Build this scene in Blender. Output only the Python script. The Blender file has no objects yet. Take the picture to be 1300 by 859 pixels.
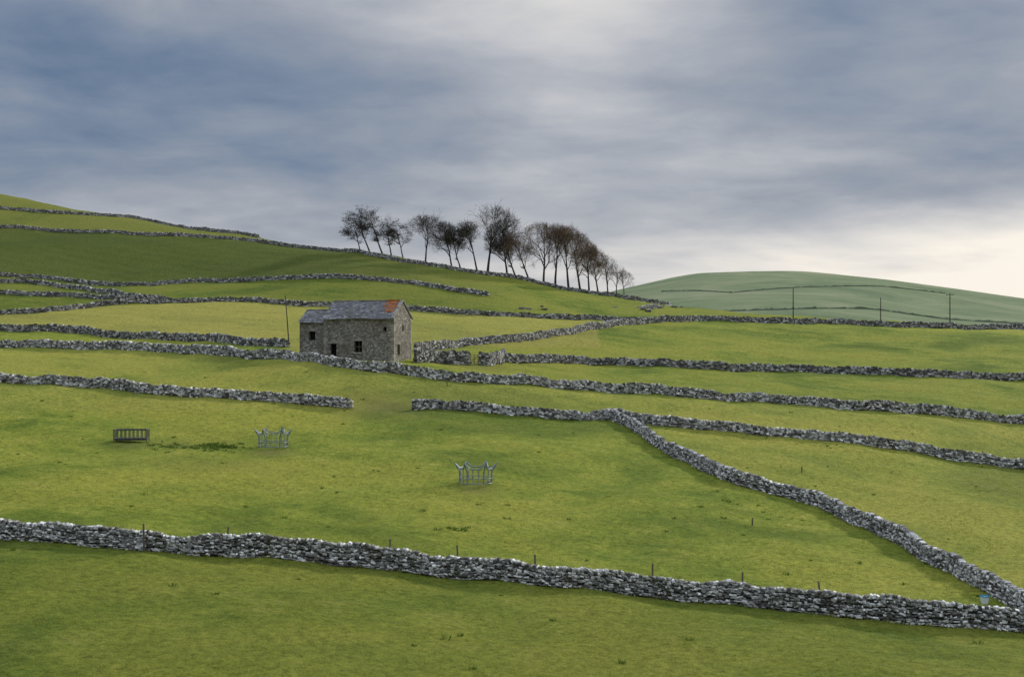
import bpy, math, random
import numpy as np
from mathutils import Vector
rng=np.random.default_rng(7); random.seed(7)
F=1806.0; VH=430.0; UC=650.0
scene=bpy.context.scene
scene.view_settings.view_transform='Standard'; scene.view_settings.look='None'; scene.view_settings.exposure=0
# ------------------------------------------------------------------ helpers
def link(o): bpy.context.collection.objects.link(o); return o
def mesh_np(name,V,Fc,mat,smooth=False,parent=None):
    V=np.asarray(V,dtype=np.float32).reshape(-1,3); Fc=np.asarray(Fc,dtype=np.int32); k=Fc.shape[1]
    me=bpy.data.meshes.new(name); me.vertices.add(len(V)); me.vertices.foreach_set('co',V.ravel())
    me.loops.add(Fc.size); me.loops.foreach_set('vertex_index',Fc.ravel())
    me.polygons.add(len(Fc)); me.polygons.foreach_set('loop_start',np.arange(0,Fc.size,k,dtype=np.int32))
    me.update(calc_edges=True); me.validate()
    me.polygons.foreach_set('use_smooth',np.full(len(me.polygons),bool(smooth),dtype=bool))
    me.materials.append(mat)
    o=link(bpy.data.objects.new(name,me))
    if parent: o.parent=parent
    return o
def pchip_slopes(x,Y):
    h=np.diff(x); d=np.diff(Y,axis=-1)/h
    m=np.zeros_like(Y); w1=2*h[1:]+h[:-1]; w2=h[1:]+2*h[:-1]
    a=d[...,:-1]; b=d[...,1:]; same=(a*b)>0
    with np.errstate(divide='ignore',invalid='ignore'):
        hm=(w1+w2)/(w1/a+w2/b)
    m[...,1:-1]=np.where(same,hm,0.0); m[...,0]=d[...,0]; m[...,-1]=d[...,-1]
    return m
def hermite(x,Y,M,q):
    q=np.clip(q,x[0],x[-1]); i=np.clip(np.searchsorted(x,q)-1,0,len(x)-2)
    h=x[i+1]-x[i]; t=(q-x[i])/h
    if Y.ndim==1: y0,y1,m0,m1=Y[i],Y[i+1],M[i],M[i+1]
    else:
        r=np.arange(len(q)); y0,y1,m0,m1=Y[r,i],Y[r,i+1],M[r,i],M[r,i+1]
    return y0*(2*t**3-3*t**2+1)+h*m0*(t**3-2*t**2+t)+y1*(-2*t**3+3*t**2)+h*m1*(t**3-t**2)
# ------------------------------------------------------------------ terrain profiles (estimated distance, image pixel row or height), one per image pixel column
PRE=[(-260,'z',20),(-60,'z',4),(0,'z',-1.7),(20,'z',-7.2),(34,'z',-10.8),(46,'z',-12.7)]
def P(vs,zs,z60): return PRE+[(57,'z',z60)]+[(d,'v',v) for d,v in vs]+[(d,'z',z) for d,z in zs]
COL={
-250:P([(75,675),(95,598),(112,548),(140,474),(162,452),(185,434),(205,412),(230,393),(260,362),(290,335),(350,272),(450,215)],[(560,54),(800,40),(1200,20),(4200,-5)],-11.8),
0:P([(75,685),(95,608),(112,558),(140,484),(162,458),(185,441),(205,420),(230,402),(260,374),(290,352),(350,292),(430,248)],[(520,44),(700,30),(1100,10),(4200,-5)],-11.8),
150:P([(75,696),(95,613),(112,565),(138,498),(162,462),(180,445),(205,425),(235,395),(255,378),(290,360),(345,302),(400,277)],[(480,34),(700,22),(1100,8),(4200,-5)],-12),
300:P([(75,706),(95,625),(112,573),(135,507),(165,453),(190,436),(220,408),(250,385),(290,358),(340,310),(370,299)],[(450,27),(700,14),(1100,5),(4200,-5)],-12.2),
450:P([(74,718),(95,635),(110,585),(133,523),(150,468),(165,457),(195,430),(220,408),(245,392),(280,354),(310,330),(330,320)],[(420,19),(700,8),(1100,5),(4200,-5)],-12.6),
600:P([(74,733),(98,628),(115,575),(135,527),(150,485),(175,458),(190,442),(215,418),(240,400),(270,372),(300,350),(315,344)],[(400,13),(600,6),(800,12),(1100,22),(1500,15),(4200,-5)],-12.9),
750:P([(72,748),(98,640),(118,578),(138,536),(153,497),(170,478),(188,464),(228,421),(250,405),(280,385),(310,372.5)],[(380,9),(550,5),(800,18),(1100,32),(1500,20),(4200,-5)],-13.1),
800:P([(72,754),(97,645),(117,585),(138,540),(154,500),(171,481),(189,466),(227,427),(253,407),(283,390),(310,381)],[(375,7.5),(540,5),(800,19),(1100,39),(1500,25),(4200,-5)],-13.1),
900:P([(71,765),(95,655),(115,597),(137,546),(155,508),(172,487),(190,469),(225,436),(260,410),(290,398),(310,394)],[(370,5),(520,4),(800,22),(1100,50),(1500,35),(4200,-5)],-13.2),
1000:P([(70,772),(90,682),(105,635),(120,592),(135,555),(155,513),(175,491),(195,473),(230,441),(262,413),(290,404),(305,402)],[(370,4),(520,3),(800,23),(1100,51.2),(1500,38),(4200,-5)],-13.2),
1100:P([(70,778),(90,687),(105,645),(120,604),(133,565),(155,521),(175,496),(195,476),(230,444),(266,416),(295,408),(310,407)],[(370,3),(520,2),(800,21),(1100,46.3),(1500,34),(4200,-5)],-13.2),
1200:P([(70,780),(80,730),(100,662),(118,618),(132,583),(155,529),(175,501),(195,480),(230,447),(268,418),(295,411.5),(310,411)],[(370,2),(520,1),(800,15),(1100,39),(1500,30),(4200,-5)],-13.3),
1300:P([(70,782),(80,735),(100,672),(116,630),(130,597),(155,538),(175,507),(195,484),(230,450),(270,421),(295,415),(310,415)],[(370,1.5),(520,0),(800,11),(1100,30.5),(1500,24),(4200,-5)],-13.3),
1550:P([(70,788),(80,742),(100,680),(115,645),(128,615),(155,552),(175,517),(195,494),(230,462),(270,432),(300,425),(315,425)],[(370,0),(520,-2),(800,4),(1100,12),(1500,10),(4200,-5)],-13.4)}
CU=np.array(sorted(COL)); CP=[]
for u in CU:
    n=COL[u]; d=np.array([a[0] for a in n],float); z=np.array([a[2] if a[1]=='z' else a[0]*(VH-a[2])/F for a in n],float)
    CP.append((d,z,pchip_slopes(d,z)))
CUf=CU.astype(float)
def Z(x,y):
    x=np.atleast_1d(np.asarray(x,float)).ravel(); y=np.atleast_1d(np.asarray(y,float)).ravel()
    u=np.clip(UC+F*x/np.maximum(y,45),CUf[0],CUf[-1])
    A=np.stack([hermite(d,z,m,y) for d,z,m in CP],axis=1)
    z=hermite(CUf,A,pchip_slopes(CUf,A),u)
    amp=np.clip((y-20)/60,0,1)*np.clip(1.4-y/600,0.2,1)
    z=z+amp*(0.17*np.sin(x*0.31+1.3*np.sin(y*0.11))*np.sin(y*0.27+0.8)+0.08*np.sin(x*0.83+y*0.37)*np.sin(y*0.71-x*0.2)+0.2*np.sin(x*0.071+0.5)*np.sin(y*0.053+2)+0.045*np.sin(x*1.7+2*np.sin(y*0.6))*np.sin(y*1.9+1.5*np.sin(x*0.8)))
    return z
DM=np.concatenate([np.arange(50,330,0.25),np.arange(330,1250,2)])
def hit(u,v):
    x=(u-UC)/F*DM; vv=VH-F*Z(x,DM)/DM
    k=np.where(vv<=v)[0]
    i=k[0] if len(k) else (np.argmin(vv[:1500]) if v<430 else 0)
    d=DM[i]; return np.array([(u-UC)/F*d,d,Z((u-UC)/F*d,d)[0]])
def img_v(x,y,z): return VH-F*z/np.maximum(y,1)
# ------------------------------------------------------------------ materials
def newmat(name):
    m=bpy.data.materials.new(name); m.use_nodes=True; nt=m.node_tree; nt.nodes.clear()
    out=nt.nodes.new('ShaderNodeOutputMaterial'); b=nt.nodes.new('ShaderNodeBsdfPrincipled'); nt.links.new(b.outputs[0],out.inputs[0])
    b.inputs['Roughness'].default_value=0.9; b.inputs['Specular IOR Level'].default_value=0.15
    return m,nt,b,out
def N(nt,t,**k):
    n=nt.nodes.new(t)
    for a,b in k.items(): setattr(n,a,b)
    return n
def ramp(nt,stops,interp='LINEAR'):
    r=N(nt,'ShaderNodeValToRGB'); r.color_ramp.interpolation=interp; e=r.color_ramp.elements
    while len(e)<len(stops): e.new(0.5)
    for i,(p,c) in enumerate(stops): e[i].position=p; e[i].color=(*c,1) if len(c)==3 else c
    return r
def noise(nt,vec,scale,detail=4,rough=0.55,dist=0):
    n=N(nt,'ShaderNodeTexNoise'); n.inputs['Scale'].default_value=scale; n.inputs['Detail'].default_value=detail; n.inputs['Roughness'].default_value=rough; n.inputs['Distortion'].default_value=dist
    if vec is not None: nt.links.new(vec,n.inputs['Vector'])
    return n
def mix(nt,f,a,b,mode='MIX'):
    m=N(nt,'ShaderNodeMix',data_type='RGBA',blend_type=mode)
    for s,val in ((m.inputs[0],f),(m.inputs[6],a),(m.inputs[7],b)):
        if isinstance(val,(int,float)): s.default_value=val
        elif isinstance(val,tuple): s.default_value=(*val,1)
        else: nt.links.new(val,s)
    return m.outputs[2]
def math_(nt,op,a,b=None,c=None,clamp=False):
    m=N(nt,'ShaderNodeMath',operation=op); m.use_clamp=clamp
    for i,val in enumerate((a,b,c)):
        if val is None: continue
        if isinstance(val,(int,float)): m.inputs[i].default_value=val
        else: nt.links.new(val,m.inputs[i])
    return m.outputs[0]
def maprange(nt,v,a,b,c=0,d=1,smooth=True):
    m=N(nt,'ShaderNodeMapRange'); m.interpolation_type='SMOOTHSTEP' if smooth else 'LINEAR'
    nt.links.new(v,m.inputs[0])
    for i,x in zip((1,2,3,4),(a,b,c,d)): m.inputs[i].default_value=x
    return m.outputs[0]

# ground
mg,nt,b,out=newmat('pasture_grass')
geo=N(nt,'ShaderNodeNewGeometry'); pos=geo.outputs['Position']
at=N(nt,'ShaderNodeAttribute',attribute_name='tint'); sep=N(nt,'ShaderNodeSeparateColor'); nt.links.new(at.outputs['Color'],sep.inputs[0])
n1=noise(nt,pos,0.04,5,0.6,0.6); n2=noise(nt,pos,0.28,8,0.72,0.3); n3=noise(nt,pos,2.2,7,0.8)
n4=noise(nt,pos,9,3,0.7)
c=ramp(nt,[(0.3,(0.083,0.135,0.016)),(0.43,(0.14,0.20,0.025)),(0.56,(0.20,0.245,0.033)),(0.70,(0.29,0.29,0.068))]); nt.links.new(n2.outputs[0],c.inputs[0])
c2=mix(nt,maprange(nt,n1.outputs[0],0.42,0.60,0,0.8),c.outputs[0],(0.275,0.28,0.044))
c2=mix(nt,maprange(nt,n1.outputs[0],0.48,0.34,0,0.68),c2,(0.072,0.118,0.017))
c3=mix(nt,math_(nt,'MULTIPLY',sep.outputs[0],0.85),c2,(0.32,0.285,0.075))
c4=mix(nt,sep.outputs[1],c3,(0.045,0.070,0.014))  # dark channel: field tone, plus cloud shadow painted on the upper-left slope
r3=ramp(nt,[(0.3,(0.36,0.40,0.36)),(0.5,(1,1,1)),(0.7,(1.55,1.45,1.45))]); nt.links.new(n3.outputs[0],r3.inputs[0])
c5=mix(nt,0.9,c4,r3.outputs[0],'MULTIPLY')
r4=ramp(nt,[(0.3,(0.62,0.65,0.6)),(0.6,(1.1,1.1,1.1))]); nt.links.new(n4.outputs[0],r4.inputs[0])
c5=mix(nt,0.7,c5,r4.outputs[0],'MULTIPLY')
nf=noise(nt,pos,0.012,7,0.7,0.8); cf=ramp(nt,[(0.35,(0.10,0.145,0.075)),(0.5,(0.15,0.19,0.10)),(0.65,(0.21,0.23,0.135))]); nt.links.new(nf.outputs[0],cf.inputs[0])  # paler, muted far-hill colours: distance haze painted in
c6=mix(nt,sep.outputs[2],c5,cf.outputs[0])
am=N(nt,'ShaderNodeAttribute',attribute_name='mud')
mf=math_(nt,'MULTIPLY',am.outputs['Fac'],maprange(nt,n3.outputs[0],0.35,0.6))
c7=mix(nt,mf,c6,(0.12,0.10,0.05))
nt.links.new(c7,b.inputs['Base Color'])
bp=N(nt,'ShaderNodeBump'); bp.inputs['Strength'].default_value=0.8; bp.inputs['Distance'].default_value=0.4
hs=math_(nt,'ADD',n3.outputs[0],math_(nt,'MULTIPLY',n4.outputs[0],0.4)); nt.links.new(hs,bp.inputs['Height']); nt.links.new(bp.outputs[0],b.inputs['Normal'])
b.inputs['Specular IOR Level'].default_value=0.05; b.inputs['Roughness'].default_value=1

def leafmat(name,ca,cb,trans=0.4):
    m,nt,b,out=newmat(name)
    geo=N(nt,'ShaderNodeNewGeometry'); n=noise(nt,geo.outputs['Position'],0.4,4,0.6)
    f=math_(nt,'ADD',math_(nt,'MULTIPLY',n.outputs[0],0.6),math_(nt,'MULTIPLY',geo.outputs['Random Per Island'],0.4))
    col=mix(nt,f,ca,cb); nt.links.new(col,b.inputs['Base Color'])
    t=N(nt,'ShaderNodeBsdfTranslucent'); nt.links.new(col,t.inputs[0]); ms=N(nt,'ShaderNodeMixShader'); ms.inputs[0].default_value=trans
    nt.links.new(b.outputs[0],ms.inputs[1]); nt.links.new(t.outputs[0],ms.inputs[2]); nt.links.new(ms.outputs[0],out.inputs[0])
    return m
m_blade=leafmat('grass_blade',(0.115,0.17,0.018),(0.38,0.37,0.085))
m_weed=leafmat('weed_leaf',(0.05,0.10,0.012),(0.11,0.16,0.03))
m_needle=leafmat('pine_needles',(0.018,0.018,0.014),(0.045,0.040,0.030),0.1)
def stonemat(name,stops,sc=3.0,moss=0.3):
    m,nt,b,out=newmat(name)
    geo=N(nt,'ShaderNodeNewGeometry'); pos=geo.outputs['Position']
    r=ramp(nt,stops); nt.links.new(geo.outputs['Random Per Island'],r.inputs[0])
    n=noise(nt,pos,sc*2.2,6,0.75); rn=ramp(nt,[(0.35,(0.4,0.4,0.4)),(0.52,(1,1,1)),(0.68,(1.8,1.8,1.78))]); nt.links.new(n.outputs[0],rn.inputs[0])
    c=mix(nt,0.8,r.outputs[0],rn.outputs[0],'MULTIPLY')
    nm=noise(nt,pos,sc*0.35,5,0.7); c=mix(nt,math_(nt,'MULTIPLY',maprange(nt,nm.outputs[0],0.52,0.7),moss),c,(0.085,0.085,0.04))
    nt.links.new(c,b.inputs['Base Color'])
    bp=N(nt,'ShaderNodeBump'); bp.inputs['Strength'].default_value=0.6; bp.inputs['Distance'].default_value=0.04; nt.links.new(n.outputs[0],bp.inputs['Height']); nt.links.new(bp.outputs[0],b.inputs['Normal'])
    return m
m_stone=stonemat('limestone',[(0,(0.06,0.057,0.052)),(0.22,(0.145,0.14,0.13)),(0.52,(0.29,0.284,0.27)),(0.76,(0.48,0.475,0.455)),(1,(0.78,0.775,0.76))],moss=0.6)
m_stonefar=stonemat('limestone_mid',[(0,(0.05,0.048,0.043)),(0.4,(0.135,0.131,0.122)),(0.72,(0.28,0.275,0.26)),(1,(0.60,0.595,0.575))],2.0,moss=0.55)
m_core=stonemat('wall_rubble_core',[(0,(0.025,0.025,0.022)),(1,(0.04,0.038,0.034))])
m_slate=stonemat('stone_slate',[(0,(0.12,0.12,0.125)),(0.5,(0.165,0.165,0.17)),(1,(0.25,0.25,0.25))],1.5,0.5)
m_quoin=stonemat('quoin_stone',[(0,(0.20,0.187,0.16)),(1,(0.34,0.32,0.275))],2)
m_rust=stonemat('rusty_ridge',[(0,(0.15,0.14,0.14)),(0.2,(0.18,0.13,0.10)),(0.24,(0.30,0.11,0.045)),(1,(0.37,0.15,0.06))],2,0.2)
def simple(name,ca,cb,sc,rough=0.8,metal=0):
    m,nt,b,out=newmat(name); tc=N(nt,'ShaderNodeTexCoord'); n=noise(nt,tc.outputs['Object'],sc,5,0.65)
    nt.links.new(mix(nt,maprange(nt,n.outputs[0],0.35,0.65),ca,cb),b.inputs['Base Color']); b.inputs['Roughness'].default_value=rough; b.inputs['Metallic'].default_value=metal
    return m
m_bark=simple('bark',(0.035,0.030,0.026),(0.07,0.062,0.052),1.5)
m_twig=simple('twig_bark',(0.045,0.038,0.032),(0.075,0.063,0.052),0.5)
m_twigw=simple('twig_bark_warm',(0.11,0.075,0.048),(0.175,0.12,0.08),0.5)
m_wood=simple('weathered_wood',(0.09,0.075,0.055),(0.16,0.135,0.105),6)
m_pole=simple('creosoted_pole',(0.04,0.034,0.028),(0.07,0.06,0.05),6)
m_galv=simple('galvanised_steel',(0.15,0.18,0.21),(0.27,0.31,0.34),5,0.5,0.3)
m_dark=simple('dark_painted_steel',(0.05,0.055,0.06),(0.11,0.11,0.11),5,0.6)
m_shade=simple('interior_shade_paint',(0.008,0.008,0.008),(0.015,0.014,0.013),2)  # near-black colour standing in for shade inside openings
m_bucket=simple('bucket_plastic',(0.65,0.7,0.74),(0.75,0.78,0.8),3,0.4)
m_blue=simple('bucket_rim_blue',(0.05,0.3,0.5),(0.07,0.36,0.56),3,0.4)
mm,nt,b,out=newmat('barn_masonry'); tc=N(nt,'ShaderNodeTexCoord'); mp=N(nt,'ShaderNodeMapping'); mp.inputs['Scale'].default_value=(1,1,1.5); nt.links.new(tc.outputs['Object'],mp.inputs[0])
nw=noise(nt,mp.outputs[0],2.5,3); vo=N(nt,'ShaderNodeTexVoronoi'); vo.inputs['Scale'].default_value=4.4; nt.links.new(mix(nt,0.06,mp.outputs[0],nw.outputs['Color']),vo.inputs['Vector'])
ve=N(nt,'ShaderNodeTexVoronoi',feature='DISTANCE_TO_EDGE'); ve.inputs['Scale'].default_value=4.4; nt.links.new(mix(nt,0.06,mp.outputs[0],nw.outputs['Color']),ve.inputs['Vector'])
sp=N(nt,'ShaderNodeSeparateColor'); nt.links.new(vo.outputs['Color'],sp.inputs[0])
r=ramp(nt,[(0,(0.13,0.122,0.105)),(0.5,(0.26,0.245,0.215)),(1,(0.46,0.435,0.385))]); nt.links.new(sp.outputs[0],r.inputs[0])
cc=mix(nt,maprange(nt,ve.outputs[0],0.0,0.05),(0.13,0.12,0.10),r.outputs[0])
nb=noise(nt,tc.outputs['Object'],0.45,6,0.75); cc=mix(nt,maprange(nt,nb.outputs[0],0.42,0.62,0,0.7),cc,(0.15,0.127,0.098)); nt.links.new(cc,b.inputs['Base Color'])
bp=N(nt,'ShaderNodeBump'); bp.inputs['Distance'].default_value=0.05; nt.links.new(maprange(nt,ve.outputs[0],0,0.12),bp.inputs['Height']); nt.links.new(bp.outputs[0],b.inputs['Normal'])

# ------------------------------------------------------------------ walls (image pixel coordinates, projected onto the terrain)
W={
'front':[(-160,668),(-60,679),(0,685),(100,692),(200,700),(300,707),(400,714),(500,724),(600,735),(700,744),(800,755),(900,766),(1000,776),(1090,786),(1200,796),(1340,806)],
'right':[(779,535),(800,543),(820,556),(845,574),(880,591),(930,612),(1000,632),(1060,652),(1110,675),(1160,702),(1210,727),(1250,748),(1290,772),(1340,800)],
'mid1a':[(-160,475),(0,485),(100,492),(200,501),(300,507),(380,513),(447,519)],
'mid1b':[(524,521),(560,520),(610,523),(670,529),(745,534),(790,533),(850,542),(900,546),(1000,555),(1100,566),(1200,583),(1300,596),(1420,610)],
'mid2':[(-160,440),(0,442),(100,444),(200,447),(300,453),(370,458),(430,466),(500,474),(600,485),(700,493),(800,500),(900,507),(1000,513),(1100,521),(1200,528),(1300,538),(1420,550)],
'mid3':[(640,460),(700,461),(760,464),(900,469),(1000,472),(1100,476),(1200,479),(1300,483),(1420,487)],
'diag':[(527,447),(580,442),(640,435),(700,427),(760,418),(820,411),(860,409),(900,408),(1000,411),(1100,414),(1200,417),(1300,419),(1400,422)],
'encl':[(527,461),(560,462),(596,463.5)],
'encl2':[(608,464),(622,464),(636,461),(640,456)],
'low0':[(-160,408),(0,420),(60,421),(100,424),(200,431),(300,437),(366,441)],
'u1':[(-160,408),(0,400),(60,396),(120,390),(200,386),(290,383),(360,387),(420,390),(500,394),(600,400),(700,405),(790,409),(830,409)],
'u2':[(-160,345),(0,351),(50,354),(100,360),(170,363),(250,359),(350,356),(430,354),(500,359),(560,367),(620,376)],
'u2b':[(0,359),(60,363),(110,369),(150,375),(200,381),(230,384)],
'u2c':[(-160,360),(0,374),(60,377),(140,380),(200,384)],
'u3':[(-160,282),(0,290),(60,295),(130,296),(200,301),(260,303),(320,308),(400,313),(450,319)],
'u4':[(-160,255),(0,267),(60,272),(120,275),(200,284),(260,292),(330,302)],
'u5':[(440,320),(500,331),(560,340),(620,350),(680,360),(740,372),(800,381),(850,388)],
}
def vline(k,u): a=np.array(W[k],float); return np.interp(u,a[:,0],a[:,1])
def resample(P3,step):
    P=np.array(P3)[:,:2]; out=[]
    for i in range(len(P)-1):
        p0=P[max(i-1,0)];p1=P[i];p2=P[i+1];p3=P[min(i+2,len(P)-1)]
        for t in np.linspace(0,1,14,endpoint=False):
            out.append(0.5*((2*p1)+(-p0+p2)*t+(2*p0-5*p1+4*p2-p3)*t*t+(-p0+3*p1-3*p2+p3)*t**3))
    out.append(P[-1]); out=np.array(out)
    s=np.concatenate([[0],np.cumsum(np.linalg.norm(np.diff(out,axis=0),axis=1))])
    q=np.arange(0,s[-1],step); return np.stack([np.interp(q,s,out[:,0]),np.interp(q,s,out[:,1])],1),q,s,out
B8=np.array([[x,y,z] for z in(-1,1) for y in(-1,1) for x in(-1,1)],float)
F8=np.array([[0,2,3,1],[4,5,7,6],[0,1,5,4],[2,6,7,3],[0,4,6,2],[1,3,7,5]])
def chamf():
    idx={};V=[];Fc=[]
    g=[-1,0,1]
    def vid(p):
        if p not in idx:
            idx[p]=len(V); q=np.array(p,float); q=q*0.55+0.45*q/np.linalg.norm(q)*1.22; V.append(q)
        return idx[p]
    for ax in range(3):
        for s in(-1,1):
            a,b_=(ax+1)%3,(ax+2)%3
            for i in(0,1):
                for j in(0,1):
                    qs=[]
                    for di,dj in((0,0),(1,0),(1,1),(0,1)):
                        p=[0,0,0];p[ax]=s;p[a]=g[i+di];p[b_]=g[j+dj];qs.append(vid(tuple(p)))
                    Fc.append(qs if s>0 else qs[::-1])
    return np.array(V),np.array(Fc)
V26,F26=chamf()
def blocks(name,C,T,Nn,U,H,mat,jit=0.2,fine=False,parent=None):
    tv,tf=(V26,F26) if fine else (B8,F8)
    n=len(C); t=tv[None]+rng.uniform(-jit,jit,(n,len(tv),3))
    t=t*H[:,None,:]
    V=C[:,None,:]+t[:,:,0:1]*T[:,None,:]+t[:,:,1:2]*Nn[:,None,:]+t[:,:,2:3]*U[:,None,:]
    Fc=(tf[None]+(np.arange(n)*len(tv))[:,None,None]).reshape(-1,4)
    return mesh_np(name,V.reshape(-1,3),Fc,mat,parent=parent)
def build_wall(key,height=1.25,sl=0.26,ch=0.17,fine=False,mat=None,gap=None):
    pts=[hit(u,v) for u,v in W[key]]
    xy,q,s,dense=resample(pts,0.5)
    def at(sv): return np.interp(sv,s,dense[:,0]),np.interp(sv,s,dense[:,1])
    L=s[-1]; ph=len(key)*1.7
    def hgt(sv): return height*(1+0.05*np.sin(sv*0.9+ph)+0.04*np.sin(sv*2.3+ph)+0.08*np.sin(sv*0.23+ph)-0.2*np.exp(-((np.mod(sv+ph*7,31.0)-15)/1.1)**2))
    emp=bpy.data.objects.new('dry_stone_wall',None); link(emp)
    cs,cz,hx,hz,cope=[],[],[],[],[]
    nc=int(round(height/ch))
    for r in range(nc+1):
        top=(r==nc)
        m=int(L/(sl*0.75))+2
        ln=rng.uniform(0.4,1.6,m)*sl*(0.75 if top else 1.15-0.3*r/nc)
        st=np.cumsum(ln)-ln/2; k=st<L; ln=ln[k]; st=st[k]
        cs.append(st); hx.append(ln/2)
        frac=(r+0.5)/(nc+0.6)
        z=frac*hgt(st)+rng.normal(0,0.025,len(st))+0.03*np.sin(st*1.7+r*2.1)
        h=np.full(len(st),ch/2)*rng.uniform(0.6,1.4,len(st))
        if top: h=ch*rng.uniform(0.3,0.9,len(st)); z=hgt(st)-0.06+h*0.4
        cz.append(z); hz.append(h); cope.append(np.full(len(st),frac if not top else 1.0))
    cs,cz,hx,hz,cope=map(np.concatenate,(cs,cz,hx,hz,cope))
    X,Y=at(cs); X2,Y2=at(np.minimum(cs+0.3,L)); X1,Y1=at(np.maximum(cs-0.3,0))
    g=Z(X,Y); T=np.stack([X2-X1,Y2-Y1,Z(X2,Y2)-Z(X1,Y1)],1); T/=np.linalg.norm(T,axis=1)[:,None]
    Nn=np.stack([-T[:,1],T[:,0],0*T[:,0]],1); Nn/=np.linalg.norm(Nn,axis=1)[:,None]
    a=rng.normal(0,0.17,len(cs))+np.where(cope>=1,rng.normal(0,0.45,len(cs)),0)
    U=np.tile([0,0,1.0],(len(cs),1)); T2=T*np.cos(a)[:,None]+U*np.sin(a)[:,None]; U2=U*np.cos(a)[:,None]-T*np.sin(a)[:,None]
    wd=(0.31-0.14*cope)*rng.uniform(0.85,1.15,len(cs))
    C=np.stack([X,Y,g+cz],1)+Nn*rng.normal(0,0.02,len(cs))[:,None]
    blocks('stones',C,T2,Nn,U2,np.stack([hx*1.02,wd,hz*1.04],1),mat or m_stone,0.22 if not fine else 0.15,fine,emp)
    X,Y=xy[:,0],xy[:,1]; g=Z(X,Y); tn=np.gradient(xy,axis=0); tn/=np.linalg.norm(tn,axis=1)[:,None]; nn=np.stack([-tn[:,1],tn[:,0]],1)
    hh=hgt(q)*0.88; V=[]
    for sgn,w,zz in((-1,0.23,-0.3),(-1,0.13,hh),(1,0.13,hh),(1,0.23,-0.3)):
        V.append(np.stack([X+sgn*w*nn[:,0],Y+sgn*w*nn[:,1],g+zz],1))
    V=np.stack(V,1); n=len(X); Fc=[]
    for i in range(n-1):
        for j in range(3): Fc.append([i*4+j,i*4+j+1,(i+1)*4+j+1,(i+1)*4+j])
    Fc+= [[0,1,2,3],[(n-1)*4+3,(n-1)*4+2,(n-1)*4+1,(n-1)*4]]
    mesh_np('rubble_core',V.reshape(-1,3),Fc,m_core,parent=emp)
    return emp
for k in W:
    if k=='front': build_wall(k,1.06,0.19,0.115,True)
    elif k=='right': build_wall(k,1.0,0.21,0.125,True)
    elif k in('mid1a','mid1b'): build_wall(k,0.86,0.25,0.14)
    elif k=='mid2': build_wall(k,0.95,0.26,0.15)
    elif k in('encl','encl2'): build_wall(k,1.35,0.32,0.18,mat=m_stonefar)
    elif k in('mid3','diag','low0'): build_wall(k,0.93,0.32,0.18,mat=m_stonefar)
    else: build_wall(k,0.70,0.38,0.19,mat=m_stonefar)

# ------------------------------------------------------------------ ground sheet
ys=np.concatenate([np.arange(-150,45,5),np.arange(45,330,0.6),np.geomspace(330,1200,170)[:-1],np.geomspace(1200,4200,30)])
ss=np.concatenate([-np.geomspace(1.6,0.36,35)[:-1],np.linspace(-0.36,0.36,420),np.geomspace(0.36,1.6,35)[1:]])
YY,SS=np.meshgrid(ys,ss,indexing='ij')
XX=SS*(np.maximum(YY,-150)+190)*0.95
xs_,ys_=XX.ravel(),YY.ravel(); zs_=Z(xs_,ys_)
nr,ncol=YY.shape; ii=np.arange(nr*ncol).reshape(nr,ncol)
Fc=np.stack([ii[:-1,:-1],ii[:-1,1:],ii[1:,1:],ii[1:,:-1]],-1).reshape(-1,4)
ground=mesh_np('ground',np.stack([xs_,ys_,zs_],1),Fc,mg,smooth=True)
uu=UC+F*xs_/np.maximum(ys_,45); vv=img_v(xs_,ys_,zs_)
def between(top,bot): return (vv>vline(top,uu))&(vv<vline(bot,uu))&(ys_<320)&(ys_>45)
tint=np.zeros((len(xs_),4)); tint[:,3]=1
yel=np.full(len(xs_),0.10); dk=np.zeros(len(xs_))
def sst(x,a,b): t=np.clip((x-a)/(b-a),0,1); return t*t*(3-2*t)
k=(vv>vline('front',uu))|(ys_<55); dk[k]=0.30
yel[between('mid1b','right')&(uu>780)]=0.3
yel[between('mid2','mid1b')]=0.35
yel[(uu<760)&(vv>vline('u1',uu))&(vv<vline('low0',uu)+0*uu)&(ys_<300)&(ys_>150)]=0.8
k=(uu<870)&(vv>vline('u1',uu))&(vv<vline('diag',uu))&(ys_>150)&(ys_<300)&(uu>366); yel[k]=0.65
k=(vv<vline('u2',uu))&(ys_>150)&(ys_<700); dk[k]=(0.33+0.5*sst(uu,700,380))[k]*sst(ys_,700,500)[k]; yel[k]=(0.45*sst(uu,700,500))[k]  # hillside cloud shadow painted into the grass as a darker tone
k=(vv<vline('u3',uu))&(ys_>200)&(ys_<700)&(uu<450); dk[k]=(0.52+0.3*sst(uu,250,440))[k]  # same painted cloud shadow, up to the skyline
k=(vv<vline('u1',uu))&(vv>=vline('u2',uu))&(ys_>150)&(ys_<320); dk[k]=(0.28+0.2*sst(uu,700,560))[k]  # painted cloud shade continues on the strip between these two walls
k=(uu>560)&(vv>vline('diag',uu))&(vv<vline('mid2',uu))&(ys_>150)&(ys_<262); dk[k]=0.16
tint[:,0]=yel; tint[:,1]=dk; tint[:,2]=np.clip((ys_-380)/250,0,1)*(uu>560)  # third channel fades in the painted far-hill haze
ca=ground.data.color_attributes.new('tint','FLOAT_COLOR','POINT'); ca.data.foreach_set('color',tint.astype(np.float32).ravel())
mud=np.zeros(len(xs_))
def mudspot(u,v,rx,ry,a):
    p=hit(u,v); q=((xs_-p[0])/rx)**2+((ys_-p[1])/ry)**2
    np.maximum(mud,a*np.exp(-q),out=mud)
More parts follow.
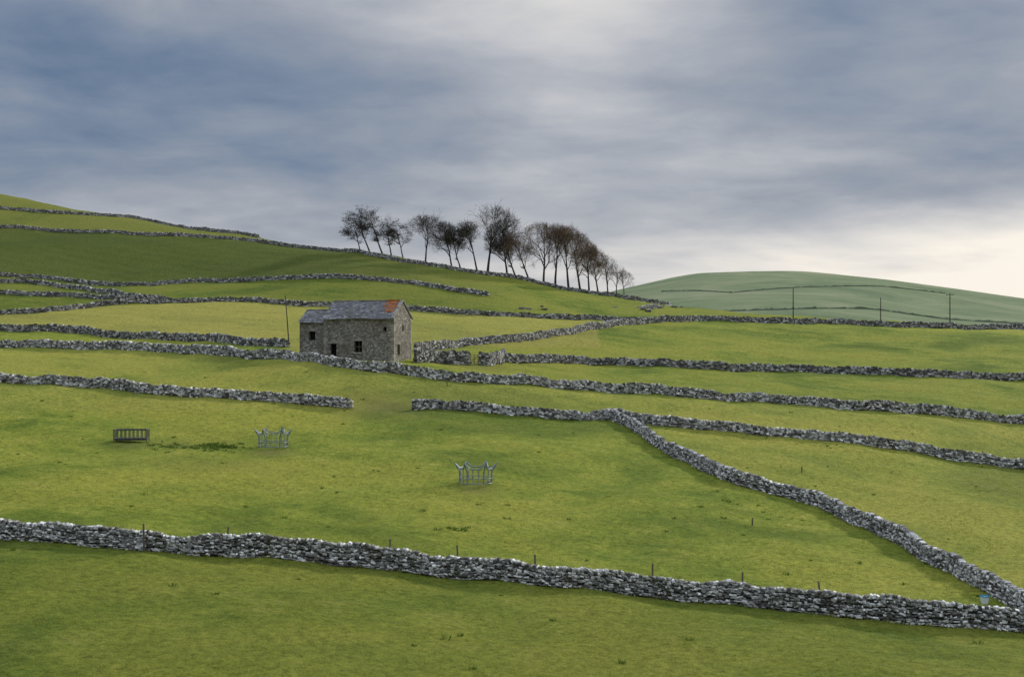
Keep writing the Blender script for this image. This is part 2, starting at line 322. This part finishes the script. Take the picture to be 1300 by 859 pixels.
for a in[(347,575,1.7,2,0.8),(167,566,1.8,1.6,0.6),(604,622,1.4,1.6,0.7),(230,567,4,2.5,0.4),(485,520,4,5,0.7),(470,515,3,3,0.5),(260,590,6,3,0.3),(600,464,4,4,0.5)]: mudspot(*a)
fa=ground.data.attributes.new('mud','FLOAT','POINT'); fa.data.foreach_set('value',mud.astype(np.float32))

# ------------------------------------------------------------------ grass tufts (one mesh)
def tufts(name,X,Y,hmin,hmax,nb,spread,wid,mat):
    n=len(X); g=Z(X,Y); s=rng.uniform(hmin,hmax,n)
    ang=rng.uniform(0,2*np.pi,(n,nb)); r=rng.uniform(0,1,(n,nb))*spread*(s/hmax)[:,None]
    bx=X[:,None]+r*np.cos(ang); by=Y[:,None]+r*np.sin(ang); bz=np.repeat(g[:,None],nb,1)-0.02
    a2=rng.uniform(0,2*np.pi,(n,nb)); h=s[:,None]*rng.uniform(0.6,1.2,(n,nb)); w=wid*rng.uniform(0.6,1.4,(n,nb))
    dx,dy=np.cos(a2)*w,np.sin(a2)*w
    tx=bx+np.cos(ang)*h*0.55+rng.normal(0,0.02,(n,nb)); ty=by+np.sin(ang)*h*0.55
    V=np.stack([np.stack([bx-dx,by-dy,bz],-1),np.stack([bx+dx,by+dy,bz],-1),np.stack([tx,ty,bz+h],-1)],2).reshape(-1,3)
    return mesh_np(name,V,np.arange(len(V)).reshape(-1,3),mat)
n=110000; Yg=rng.uniform(46,150,n); keep=rng.uniform(0,1,n)<1.1-Yg/190; Yg=Yg[keep]
Xg=rng.uniform(-0.42,0.42,len(Yg))*Yg
cl=np.sin(Xg*0.5+2*np.sin(Yg*0.2))*np.sin(Yg*0.43+1.2*np.sin(Xg*0.31))+rng.normal(0,0.5,len(Xg)); k=cl>-0.25
tufts('grass',Xg[k],Yg[k],0.05,0.12,6,0.14,0.018,m_blade)
wp=[]
for (u,v,n_,r_) in [(235,568,26,1.6),(268,567,60,1.1),(285,569,50,0.9),(205,568,16,1.3),(575,672,12,0.5),(400,520,8,2),(940,640,4,1),(565,480,3,.3),(1010,660,4,1),(470,600,4,2)]:
    p=hit(u,v); wp.append(np.stack([rng.normal(p[0],r_,n_),rng.normal(p[1],r_*0.8,n_)],1))
nn=110; yy=rng.uniform(50,150,nn); wp.append(np.stack([rng.uniform(-0.38,0.38,nn)*yy,yy],1)); wp=np.concatenate(wp)
tufts('weeds',wp[:,0],wp[:,1],0.07,0.22,20,0.26,0.03,m_weed)
ex=[]
for k in('front','right','mid1a','mid1b'):
    xy,q,s,d=resample([hit(u,v) for u,v in W[k]],0.12); tn=np.gradient(xy,axis=0); tn/=np.linalg.norm(tn,axis=1)[:,None]
    off=rng.normal(0,0.12,len(xy))+np.where(rng.uniform(0,1,len(xy))<0.5,-0.42,0.42); kk=rng.uniform(0,1,len(xy))<0.6
    ex.append((xy+np.stack([-tn[:,1],tn[:,0]],1)*off[:,None])[kk])
ex=np.concatenate(ex); tufts('wall_foot_grass',ex[:,0],ex[:,1],0.1,0.26,9,0.16,0.02,m_blade)

# ------------------------------------------------------------------ tubes
def tubes(P0,P1,R0,R1,k=4):
    P0,P1=np.asarray(P0,float),np.asarray(P1,float); R0,R1=np.asarray(R0,float),np.asarray(R1,float)
    d=P1-P0; d/=np.maximum(np.linalg.norm(d,axis=1),1e-6)[:,None]
    ref=np.where(np.abs(d[:,2:3])<0.9,np.array([[0,0,1.0]]),np.array([[1.0,0,0]]))
    a=np.cross(d,ref); a/=np.linalg.norm(a,axis=1)[:,None]; b_=np.cross(d,a)
    th=np.arange(k)*2*np.pi/k
    ring=np.cos(th)[None,:,None]*a[:,None]+np.sin(th)[None,:,None]*b_[:,None]
    V=np.concatenate([P0[:,None]+ring*R0[:,None,None],P1[:,None]+ring*R1[:,None,None]],1)
    f=np.array([[j,(j+1)%k,(j+1)%k+k,j+k] for j in range(k)])
    Fc=(f[None]+(np.arange(len(P0))*2*k)[:,None,None]).reshape(-1,4)
    return V.reshape(-1,3),Fc
def tube_obj(name,segs,mat,k=6,parent=None,smooth=True):
    P0=[s[0] for s in segs];P1=[s[1] for s in segs]; V,Fc=tubes(P0,P1,[s[2] for s in segs],[s[3] for s in segs],k)
    return mesh_np(name,V,Fc,mat,smooth,parent)
# ------------------------------------------------------------------ trees
def unit(v): return v/np.linalg.norm(v)
def grow_tree(base,H,cr,lean,seed,warm=False,cbase=0.3,kind='bare',stems=1):
    rg=np.random.default_rng(seed); thick=[];thin=[];needles=[]
    cz0=H*cbase; cc=np.array([lean[0]*H*0.75,lean[1]*H*0.75,(H+cz0)/2+0.03*H]); ax=np.array([cr,cr*0.85,(H-cz0)/2])
    def inside(p): return (((p-cc)/ax)**2).sum()<1.0+rg.uniform(-0.2,0.12)
    RM=0.0125
    def br(p,d,L,r,lv):
        ns=5 if lv<2 else 3 if lv<4 else 2
        pts=[p]; rs=[r]
        for i in range(ns):
            up=0.10 if lv<3 else 0.04
            d=unit(d+rg.normal(0,0.17 if lv else 0.06,3)+np.array([lean[0]*0.12,0,up]))
            p=p+d*L/ns; pts.append(p); rs.append(max(r*(1-0.72*(i+1)/ns),RM))
            if lv>=1 and (((p-cc)/ax)**2).sum()>1.25: break
            if lv>=2 and not inside(p): break
        for i in range(len(pts)-1): (thick if lv<2 else thin).append((pts[i],pts[i+1],rs[i],rs[i+1]))
        if kind=='pine' and lv>=2: needles.extend(pts[1:])
        if lv>=5: return
        nc={0:10,1:7,2:6,3:4,4:3}[lv] if kind=='bare' else {0:12,1:6,2:4,3:0,4:0}[lv]
        m=len(pts)-1
        for j in range(nc):
            t=rg.uniform(0.32 if lv==0 else 0.25,1.0) if j else 1.0
            q=t*m; i0=min(int(q),m-1); pp=pts[i0]+(pts[i0+1]-pts[i0])*(q-i0); dd=unit(pts[i0+1]-pts[i0])
            perp=unit(np.cross(dd,rg.normal(0,1,3))); ang=rg.uniform(0.35,0.95) if kind=='bare' else rg.uniform(0.9,1.4) if lv==0 else rg.uniform(0.5,1)
            nd=unit(dd*math.cos(ang)+perp*math.sin(ang)); 
            if kind=='pine': nd=unit(nd*np.array([1,1,0.55])+np.array([0,0,0.12]))
            nl=L*rg.uniform(0.45,0.75)*(1.0 if lv else 0.85)
            if lv==0: nl=min(cr*1.1,H*0.6)*rg.uniform(0.7,1.1)
            if lv>=4: nl=rg.uniform(0.4,1.0)
            if not inside(pp+nd*0.2) and lv>1: continue
            br(pp,nd,nl,max(rs[i0]*rg.uniform(0.42,0.62),RM),lv+1)
    for s_ in range(stems):
        off=np.array([rg.normal(0,0.5),rg.normal(0,0.5),-0.3]) if stems>1 else np.array([0,0,-0.3])
        br(off,unit(np.array([lean[0]+rg.normal(0,.05),lean[1],1.0])),H*(0.72 if kind=='bare' else 0.9),H*0.024/(stems**0.3),0)
    e=bpy.data.objects.new('pine_tree' if kind=='pine' else 'bare_tree',None); link(e); e.location=base
    tube_obj('trunk_and_limbs',thick,m_bark,6,e); tube_obj('twigs',thin,m_twigw if warm else m_twig,3,e,False)
    if needles:
        P_=np.array(needles); n=len(P_); m=10
        c=P_[:,None]+rg.normal(0,1,(n,m,3))*np.array([0.34,0.34,0.12]); a=rg.normal(0,0.09,(n,m,3)); b2=rg.normal(0,0.09,(n,m,3))
        V=np.stack([c,c+a,c+b2],2).reshape(-1,3); mesh_np('needles',V,np.arange(len(V)).reshape(-1,3),m_needle,parent=e)
    return len(thin)
TR=[ # base_u, base_v, top_v, crown half px, lean, kind, warm, cbase
(470,319,269,23,-0.35,'pine',0,0.36),(486,321,269,19,-0.25,'pine',0,0.38),(497,323,279,17,-0.30,'pine',0,0.38),(512,325,286,17,-0.2,'pine',0,0.32),(458,316,280,16,-0.3,'pine',0,0.32),
(540,329,273,30,0.0,'bare',0,0.14),(574,336,281,20,-0.25,'bare',0,0.25),(585,338,288,15,-0.2,'bare',0,0.28),(619,343,262,43,-0.05,'bare',0,0.12),(606,341,281,19,-0.3,'bare',0,0.28),
(644,348,280,23,-0.1,'bare',0,0.22),(656,350,291,18,-0.3,'bare',0,0.28),(672,353,293,18,-0.3,'bare',1,0.28),(690,356,282,28,-0.08,'bare',1,0.10),(705,359,284,25,0.03,'bare',1,0.12),
(722,363,287,25,-0.03,'bare',1,0.10),(737,366,294,22,-0.1,'bare',1,0.14),(748,368,305,19,-0.1,'bare',1,0.10),(760,371,314,18,-0.15,'bare',1,0.10),(772,373,325,17,-0.15,'bare',0,0.10),(783,375,336,16,-0.1,'bare',0,0.08),(793,377,344,14,-0.1,'bare',0,0.08)]
tot=0
for i,(u,v,tv,hw,ln,kind,warm,cb) in enumerate(TR):
    p=hit(u,v+1.5); d=p[1]; H=(v-tv)/F*d*1.02; tot+=grow_tree(p,H,hw/F*d*1.12,(ln,0.0),100+i,bool(warm),cb,kind)
print('twig segs',tot)

m_farhaze=simple('far_wall_hazed_stone',(0.10,0.125,0.08),(0.17,0.19,0.13),0.05)  # stone muted and paled: distance haze put into the colour
def farwall(pts,h=0.7):
    w=[]
    for (u0,d0),(u1,d1) in zip(pts[:-1],pts[1:]):
        for t in np.linspace(0,1,30): w.append(((u0+(u1-u0)*t-UC)/F*(d0+(d1-d0)*t),d0+(d1-d0)*t))
    w=np.array(w); g=Z(w[:,0],w[:,1]); n=len(w); hh=h*(1+rng.normal(0,0.3,n)); V=[]
    for dy,zz in((-0.5,-0.4*np.ones(n)),(-0.3,hh),(0.3,hh),(0.5,-0.4*np.ones(n))): V.append(np.stack([w[:,0],w[:,1]+dy,g+zz],1))
    V=np.stack(V,1).reshape(-1,3); Fc=[[i*4+j,i*4+j+1,(i+1)*4+j+1,(i+1)*4+j] for i in range(n-1) for j in range(3)]
    mesh_np('dry_stone_wall',V,Fc,m_farhaze)
farwall([(800,700),(900,690),(1000,705),(1100,730),(1200,720),(1400,740)]); farwall([(1000,620),(1100,640),(1250,640),(1400,620)]); farwall([(840,900),(930,850),(1040,890),(1120,940),(1200,960)],0.6)

# ------------------------------------------------------------------ barn
bp_=hit(500,459); barn=bpy.data.objects.new('stone_barn',None); link(barn); barn.location=bp_; barn.rotation_euler=(0,0,-math.radians(17))
def boxes(name,lst,mat,parent=barn):
    V=[];Fc=[]
    for (x0,x1,y0,y1,z0,z1) in lst:
        o=len(V); V+=[(x,y,z) for z in(z0,z1) for y in(y0,y1) for x in(x0,x1)]; Fc+=(F8+o).tolist()
    return mesh_np(name,V,Fc,mat,parent=parent)
def wall_open(axis,a0,a1,o0,o1,z0,z1,ops):
    A=sorted({a0,a1,*[o[0] for o in ops],*[o[1] for o in ops]}); Zs=sorted({z0,z1,*[o[2] for o in ops],*[o[3] for o in ops]}); L_=[]
    for i in range(len(A)-1):
        for j in range(len(Zs)-1):
            ca_,cz_=(A[i]+A[i+1])/2,(Zs[j]+Zs[j+1])/2
            if any(o[0]<ca_<o[1] and o[2]<cz_<o[3] for o in ops): continue
            L_.append((A[i],A[i+1],o0,o1,Zs[j],Zs[j+1]) if axis=='x' else (o0,o1,A[i],A[i+1],Zs[j],Zs[j+1]))
    return L_
L=8.7;Wd=5.6;E=4.95;R=6.85
fo=[(-4.9,-3.9,1.0,2.3),(-7.9,-7.1,0.5,2.0),(-1.3,-0.9,3.4,3.9)]
go=[(1.1,1.9,0.7,1.9),(2.6,3.1,3.4,4.1)]
bx=wall_open('x',-L,0,0,0.5,-1.5,E,fo)+wall_open('y',0.5,Wd-0.5,-0.5,0,-1.5,E,go)+[(-L,0,Wd-0.5,Wd,-1.5,E),(-L,-L+0.5,0.5,Wd-0.5,-1.5,E)]
boxes('walls',bx,mm)
def prism(name,x0,x1,y0,y1,z0,zt,mat):
    ym=(y0+y1)/2; V=[(x0,y0,z0),(x0,y1,z0),(x0,ym,zt),(x1,y0,z0),(x1,y1,z0),(x1,ym,zt)]
    me=bpy.data.meshes.new(name); me.from_pydata(V,[],[(0,2,1),(3,4,5),(0,3,5,2),(1,2,5,4),(0,1,4,3)]); me.materials.append(mat); o=link(bpy.data.objects.new(name,me)); o.parent=barn
    me.polygons.foreach_set('use_smooth',np.zeros(5,dtype=bool))
prism('gable_right',-0.5,0,0,Wd,E,R,mm); prism('gable_left',-L,-L+0.5,0,Wd,E,R,mm)
boxes('interior_shade_block',[(-L+0.6,-0.6,0.6,Wd-0.6,-1,E-0.1)],m_shade)  # solid block painted near-black for the unlit inside of the barn
boxes('lintels',[(-5.1,-3.7,-0.04,0.3,2.3,2.52),(-8.1,-6.9,-0.04,0.3,2.0,2.2),(-5.0,-3.8,-0.05,0.3,0.86,1.0)],m_quoin)
boxes('window_frames',[(-4.42,-4.36,0.25,0.3,1.0,2.3),(-4.9,-3.9,0.26,0.31,1.6,1.66)],m_wood)
q=[]
for i in range(14):
    z0=-0.3+i*0.375; a,b2=(0.5,0.28) if i%2 else (0.28,0.5)
    q.append((-a,0.025,-0.025,b2,z0,z0+0.35)); q.append((-b2,0.024,Wd-a,Wd+0.025,z0,z0+0.35)); q.append((-L-0.02,-L+a,-0.024,b2,z0,z0+0.35))
boxes('quoins',q,m_quoin)
def slates(name,x0,x1,y0,z0,y1,z1,mat,row=0.3,off=0.04):
    sl=math.hypot(y1-y0,z1-z0); n=int(sl/row)+1; T=[];C=[];H=[];Nn=[];U=[]
    dy,dz=(y1-y0)/sl,(z1-z0)/sl; nrm=np.array([0,-dz,dy]); 
    if nrm[2]<0: nrm=-nrm
    for i in range(n):
        s_=(i+0.5)*sl/n; x=x0
        while x<x1:
            w=rng.uniform(0.28,0.6); w=min(w,x1-x+0.02)
            c=np.array([x+w/2,y0+dy*s_,z0+dz*s_+0.03*math.sin(x*0.9)])+nrm*(off+rng.uniform(0,0.02)); C.append(c); H.append([w/2-0.008,sl/n*0.62,0.018])
            t=np.array([0,dy,dz])+nrm*(-0.09); t/=np.linalg.norm(t); T.append([1,0,0]); Nn.append(t); U.append(np.cross([1,0,0],t)); x+=w
    blocks(name,np.array(C),np.array(T,float),np.array(Nn),np.array(U),np.array(H),mat,0.05,False,barn)
sl_=(R-E)/(Wd/2)
slates('roof_front',-L-0.1,0.1,-0.25,E-0.25*sl_+0.02,Wd/2,R+0.02,m_slate); slates('roof_back',-L-0.1,0.1,Wd+0.25,E-0.25*sl_+0.02,Wd/2,R+0.02,m_slate)
def rowb(x0,x1,y,z,h,mat,name,w=0.45):
    n=int((x1-x0)/w); C=np.array([[x0+(i+.5)*(x1-x0)/n,y,z] for i in range(n)]); I=np.tile
    blocks(name,C,I([1,0,0.],(n,1)),I([0,1.,0],(n,1)),I([0,0,1.],(n,1)),I([(x1-x0)/n/2,0.13,h],(n,1)),mat,0.1,False,barn)
rowb(-L,-1.9,Wd/2,R+0.1,0.09,m_slate,'ridge'); rowb(-1.85,-0.35,Wd/2,R+0.12,0.11,m_rust,'ridge_rusty')
slates('roof_repair',-2.0,-0.4,1.7,E+1.7*sl_+0.03,2.75,E+2.75*sl_+0.03,m_rust,0.26,0.08); slates('roof_repair_lower',-1.5,-0.4,0.9,E+0.9*sl_+0.03,1.65,E+1.65*sl_+0.03,m_rust,0.26,0.08)
for nm,ya,yb in(('coping_a',-0.25,Wd/2),('coping_b',Wd+0.25,Wd/2)):
    za,zb=E-0.25*sl_+0.1,R+0.12; n=8; C=[];Nn=[];U=[]
    t=unit(np.array([0,yb-ya,zb-za])); 
    for i in range(n): f=(i+.5)/n; C.append([-0.1,ya+(yb-ya)*f,za+(zb-za)*f]); Nn.append(t); U.append(np.cross([1,0,0],t))
    blocks(nm,np.array(C),np.tile([1,0,0.],(n,1)),np.array(Nn),np.array(U),np.tile([0.2,1.72/5.1*0.62,0.07],(n,1)),m_quoin,0.06,False,barn)
x1,x0=-L-0.005,-L-3.3; y0,y1=0.5,4.9; e1,r1=4.5,5.85
boxes('extension_walls',wall_open('x',x0,x1,y0,y0+0.4,-1,e1,[(x0+1.2,x0+2.0,2.4,3.4)])+[(x0,x1,y1-0.4,y1,-1,e1),(x0,x0+0.4,y0+0.4,y1-0.4,-1,e1)],mm)
prism('extension_gable',x0,x0+0.4,y0,y1,e1,r1,mm); boxes('extension_shade_block',[(x0+0.5,x1,y0+0.5,y1-0.5,-1,e1-0.1)],m_shade)  # near-black block again paints the shade behind the extension window
s2=(r1-e1)/((y1-y0)/2); slates('extension_roof_front',x0-0.1,x1,y0-0.2,e1-0.2*s2+0.02,(y0+y1)/2,r1+0.02,m_slate); slates('extension_roof_back',x0-0.1,x1,y1+0.2,e1-0.2*s2+0.02,(y0+y1)/2,r1+0.02,m_slate)
rowb(x0,x1,(y0+y1)/2,r1+0.09,0.08,m_slate,'extension_ridge')

# ------------------------------------------------------------------ poles
def pole(u,v,h,r,lean=0,cross=False,name='telegraph_pole'):
    p=hit(u,v); e=bpy.data.objects.new(name,None); link(e); e.location=p
    s=[(np.array([0,0,-0.4]),np.array([lean*h/2,0,h/2]),r*1.2,r*1.05),(np.array([lean*h/2,0,h/2]),np.array([lean*h,0,h]),r*1.05,r*0.8)]
    tube_obj('pole',s,m_pole,8,e)
    if cross:
        tube_obj('crossarm',[(np.array([-0.8,0,h-0.35]),np.array([0.8,0,h-0.35]),0.07,0.07)],m_pole,6,e)
        tube_obj('insulators',[(np.array([x,0,h-0.3]),np.array([x,0,h-0.05]),0.05,0.03) for x in(-0.7,0,0.7)],m_dark,6,e)
    return p+np.array([lean*h,0,h])
pole(367,436,6.3,0.07,-0.08,name='wooden_pole')
tp=[pole(1007,405,6.3,0.10,0,False),pole(1118,410,5.0,0.09,0,False),pole(1206,412,6.4,0.11,0,True)]
w=[]
for a,b2 in((tp[0],tp[1]),(tp[1],tp[2])):
    for i in range(10):
        f0,f1=i/10,(i+1)/10; g0=a+(b2-a)*f0; g1=a+(b2-a)*f1; g0=g0-np.array([0,0,0.35+2.0*f0*(1-f0)]);g1=g1-np.array([0,0,0.35+2.0*f1*(1-f1)]); w.append((g0,g1,0.006,0.006))
tube_obj('overhead_wire',w,m_galv,3)
for (u,v,h) in [(183,701,1.45),(287,697,1.2),(495,706,0.9),(582,724,1.3),(680,738,1.35),(828,751,1.45),(942,764,1.5),(1043,775,1.45),(955,668,0.5),(1018,601,0.5),(1248,585,0.9),(568,490,0.6)]:
    p=hit(u,v); e=tube_obj('fence_post',[(np.array([0,0,-0.3]),np.array([0.03,0.02,h]),0.06,0.05),(np.array([0.03,0.02,h]),np.array([0.03,0.02,h+0.02]),0.05,0.001)],m_wood,7,smooth=False); e.location=p; e.rotation_euler=(rng.normal(0,0.04),rng.normal(0,0.06),rng.uniform(0,3))
p=hit(597,463.5); p2=hit(607,464); e=bpy.data.objects.new('field_gate',None); link(e); d=p2-p
s=[]
for z in(0.2,0.45,0.7,0.95,1.2): s.append((p+[0,0,z],p2+[0,0,z],0.035,0.035))
for f in(0,0.5,1): s.append((p+d*f+[0,0,0.05],p+d*f+[0,0,1.25],0.05,0.05))
s.append((p+[0,0,0.2],p2+[0,0,1.2],0.03,0.03)); tube_obj('rails',s,m_wood,5,e)

# ------------------------------------------------------------------ feeders
def ring_feeder(u,v,rot=0.0):
    p=hit(u,v); e=bpy.data.objects.new('ring_feeder',None); link(e); e.location=p; e.rotation_euler=(0,0,rot)
    def pt(a,r,z): return np.array([r*math.cos(a),r*math.sin(a),z])
    def ring(rf,zf,t,n=48): return [(pt(2*math.pi*i/n,rf(2*math.pi*i/n),zf(2*math.pi*i/n)),pt(2*math.pi*(i+1)/n,rf(2*math.pi*(i+1)/n),zf(2*math.pi*(i+1)/n)),t,t) for i in range(n)]
    r0=1.14; NP=6
    def tri(a):
        f=(a/(2*math.pi)*NP)%1.0; return abs(2*f-1)
    fz=lambda a:1.10+0.34*max(0,tri(a)-0.55)/0.45; fr=lambda a:1.2+0.28*max(0,tri(a)-0.55)/0.45
    tube_obj('base_rails',ring(lambda a:r0,lambda a:0.06,0.035)+ring(lambda a:r0+.01,lambda a:0.42,0.03),m_galv,6,e)
    tube_obj('top_rail',ring(fr,fz,0.045,72),m_galv,6,e)
    s=[]
    for i in range(NP):
        a=i*2*math.pi/NP; s.append((pt(a,r0,0),pt(a,r0+0.02,0.85),0.05,0.05)); s.append((pt(a,r0+0.02,0.85),pt(a,fr(a)+0.03,fz(a)+0.04),0.05,0.045))
        for da in(0.35,0.70): s.append((pt(a+da,r0,0.06),pt(a+da,fr(a+da),fz(a+da)),0.022,0.022))
    tube_obj('uprights',s,m_galv,6,e)
ring_feeder(604,614,0.0); ring_feeder(347,568,0.1)
p=hit(167,561); e=bpy.data.objects.new('hay_rack_feeder',None); link(e); e.location=p; e.rotation_euler=(0,0,0.06)
s=[];Lx,Ly=1.3,0.55
for y in(-Ly,Ly):
    for z in(0.25,0.95): s.append((np.array([-Lx,y,z]),np.array([Lx,y,z]),0.04,0.04))
    for x in np.linspace(-Lx,Lx,9): s.append((np.array([x,y,0.0 if abs(x)>1.2 else 0.25]),np.array([x,y*1.12,1.02]),0.035,0.035))
for x in(-Lx,Lx):
    for z in(0.25,0.95): s.append((np.array([x,-Ly,z]),np.array([x,Ly,z]),0.04,0.04))
    for y in(-0.2,0.2): s.append((np.array([x,y,0.25]),np.array([x,y,0.98]),0.03,0.03))
tube_obj('frame_bars',s,m_dark,6,e)
boxes('trough',[(-Lx+.05,Lx-.05,-Ly+0.05,Ly-0.05,0.12,0.24)],m_dark,e)
p=hit(1250,766); e=bpy.data.objects.new('bucket',None); link(e); e.location=p
tube_obj('body',[(np.array([0,0,0]),np.array([0,0,0.34]),0.17,0.23)],m_bucket,20,e); tube_obj('rim',[(np.array([0,0,0.34]),np.array([0,0,0.40]),0.25,0.25)],m_blue,20,e)
tube_obj('base',[(np.array([0,0,0.28]),np.array([0,0,0.281]),0.2,0.001)],m_shade,20,e)  # base here is only a near-black disc below the rim: painted shade inside the bucket
C=[]
for i in range(26):
    p=hit(rng.normal(826,8) if i<16 else rng.uniform(640,900),rng.normal(391,1.5) if i<16 else rng.uniform(388,398)); C.append(p+np.array([0,0,0.1]))
n=len(C); I=np.tile; blocks('limestone_outcrop',np.array(C),I([1,0,0.],(n,1)),I([0,1.,0],(n,1)),I([0,0,1.],(n,1)),rng.uniform(0.15,0.5,(n,3))*[1.4,1,0.6],m_stone,0.2,True)

# ------------------------------------------------------------------ world
SE,SA=math.radians(24),math.radians(42)
w=bpy.data.worlds.new('World'); scene.world=w; w.use_nodes=True; nt=w.node_tree; nt.nodes.clear()
wo=N(nt,'ShaderNodeOutputWorld'); sky=N(nt,'ShaderNodeTexSky'); sky.sky_type='NISHITA'; sky.sun_disc=False; sky.sun_elevation=SE; sky.sun_rotation=SA
bs=N(nt,'ShaderNodeBackground'); bs.inputs[1].default_value=0.06; nt.links.new(sky.outputs[0],bs.inputs[0])
tc=N(nt,'ShaderNodeTexCoord'); sx=N(nt,'ShaderNodeSeparateXYZ'); nt.links.new(tc.outputs['Generated'],sx.inputs[0]); X,Y,Zc=sx.outputs
den=math_(nt,'ADD',math_(nt,'MAXIMUM',Zc,0.0),0.16)
cx=N(nt,'ShaderNodeCombineXYZ'); nt.links.new(math_(nt,'DIVIDE',X,den),cx.inputs[0]); nt.links.new(math_(nt,'DIVIDE',Y,den),cx.inputs[1])
na=noise(nt,cx.outputs[0],0.8,4,0.5,0.4); nb=noise(nt,cx.outputs[0],2.6,8,0.6,0.25)
cl=math_(nt,'ADD',math_(nt,'MULTIPLY',na.outputs[0],0.62),math_(nt,'MULTIPLY',nb.outputs[0],0.30))
vd=N(nt,'ShaderNodeVectorMath',operation='DOT_PRODUCT'); nt.links.new(tc.outputs['Generated'],vd.inputs[0]); sd=Vector((math.sin(SA)*math.cos(SE),math.cos(SA)*math.cos(SE),math.sin(SE)))
sd2=Vector((0.045,0.96,0.275)).normalized(); vd.inputs[1].default_value=sd2
glow=math_(nt,'POWER',math_(nt,'MAXIMUM',vd.outputs['Value'],0.0),170)
low=maprange(nt,Zc,0.02,0.13,1,0)
low2=maprange(nt,Zc,0.025,0.115,1,0)
rightm=maprange(nt,X,-0.06,0.26)
leftm=maprange(nt,X,0.04,-0.32)
t=math_(nt,'ADD',cl,math_(nt,'MULTIPLY',glow,0.28)); t=math_(nt,'ADD',t,math_(nt,'MULTIPLY',low,0.12)); t=math_(nt,'ADD',t,math_(nt,'MULTIPLY',math_(nt,'MULTIPLY',low2,rightm),0.34))
band=math_(nt,'MULTIPLY',maprange(nt,Zc,0.07,0.13),maprange(nt,Zc,0.255,0.19))
t=math_(nt,'SUBTRACT',t,math_(nt,'MULTIPLY',math_(nt,'MULTIPLY',leftm,band),0.13))
t=math_(nt,'ADD',t,0.02)
cr_=ramp(nt,[(0.28,(0.11,0.175,0.29)),(0.38,(0.20,0.255,0.355)),(0.48,(0.31,0.345,0.415)),(0.58,(0.45,0.47,0.52)),(0.70,(0.68,0.67,0.67)),(0.86,(0.97,0.91,0.83))]); nt.links.new(t,cr_.inputs[0])
zen=math_(nt,'ADD',1.0,maprange(nt,Zc,0.27,0.75,0,2.4))
bc=N(nt,'ShaderNodeBackground'); nt.links.new(cr_.outputs[0],bc.inputs[0]); nt.links.new(zen,bc.inputs[1])
ms=N(nt,'ShaderNodeMixShader'); ms.inputs[0].default_value=0.92; nt.links.new(bs.outputs[0],ms.inputs[1]); nt.links.new(bc.outputs[0],ms.inputs[2]); nt.links.new(ms.outputs[0],wo.inputs[0])
sl=bpy.data.lights.new('sun','SUN'); sl.energy=3.8; sl.angle=math.radians(5); sl.color=(1,0.92,0.78); so=link(bpy.data.objects.new('sun',sl)); so.rotation_euler=(-sd).to_track_quat('-Z','Y').to_euler()
# ------------------------------------------------------------------ camera
cam=bpy.data.cameras.new('camera'); co=link(bpy.data.objects.new('camera',cam)); cam.lens=36*F/1300; cam.sensor_width=36; cam.clip_end=8000; cam.clip_start=0.2
co.location=(0,0,0); co.rotation_euler=(math.radians(90),0,0); scene.camera=co
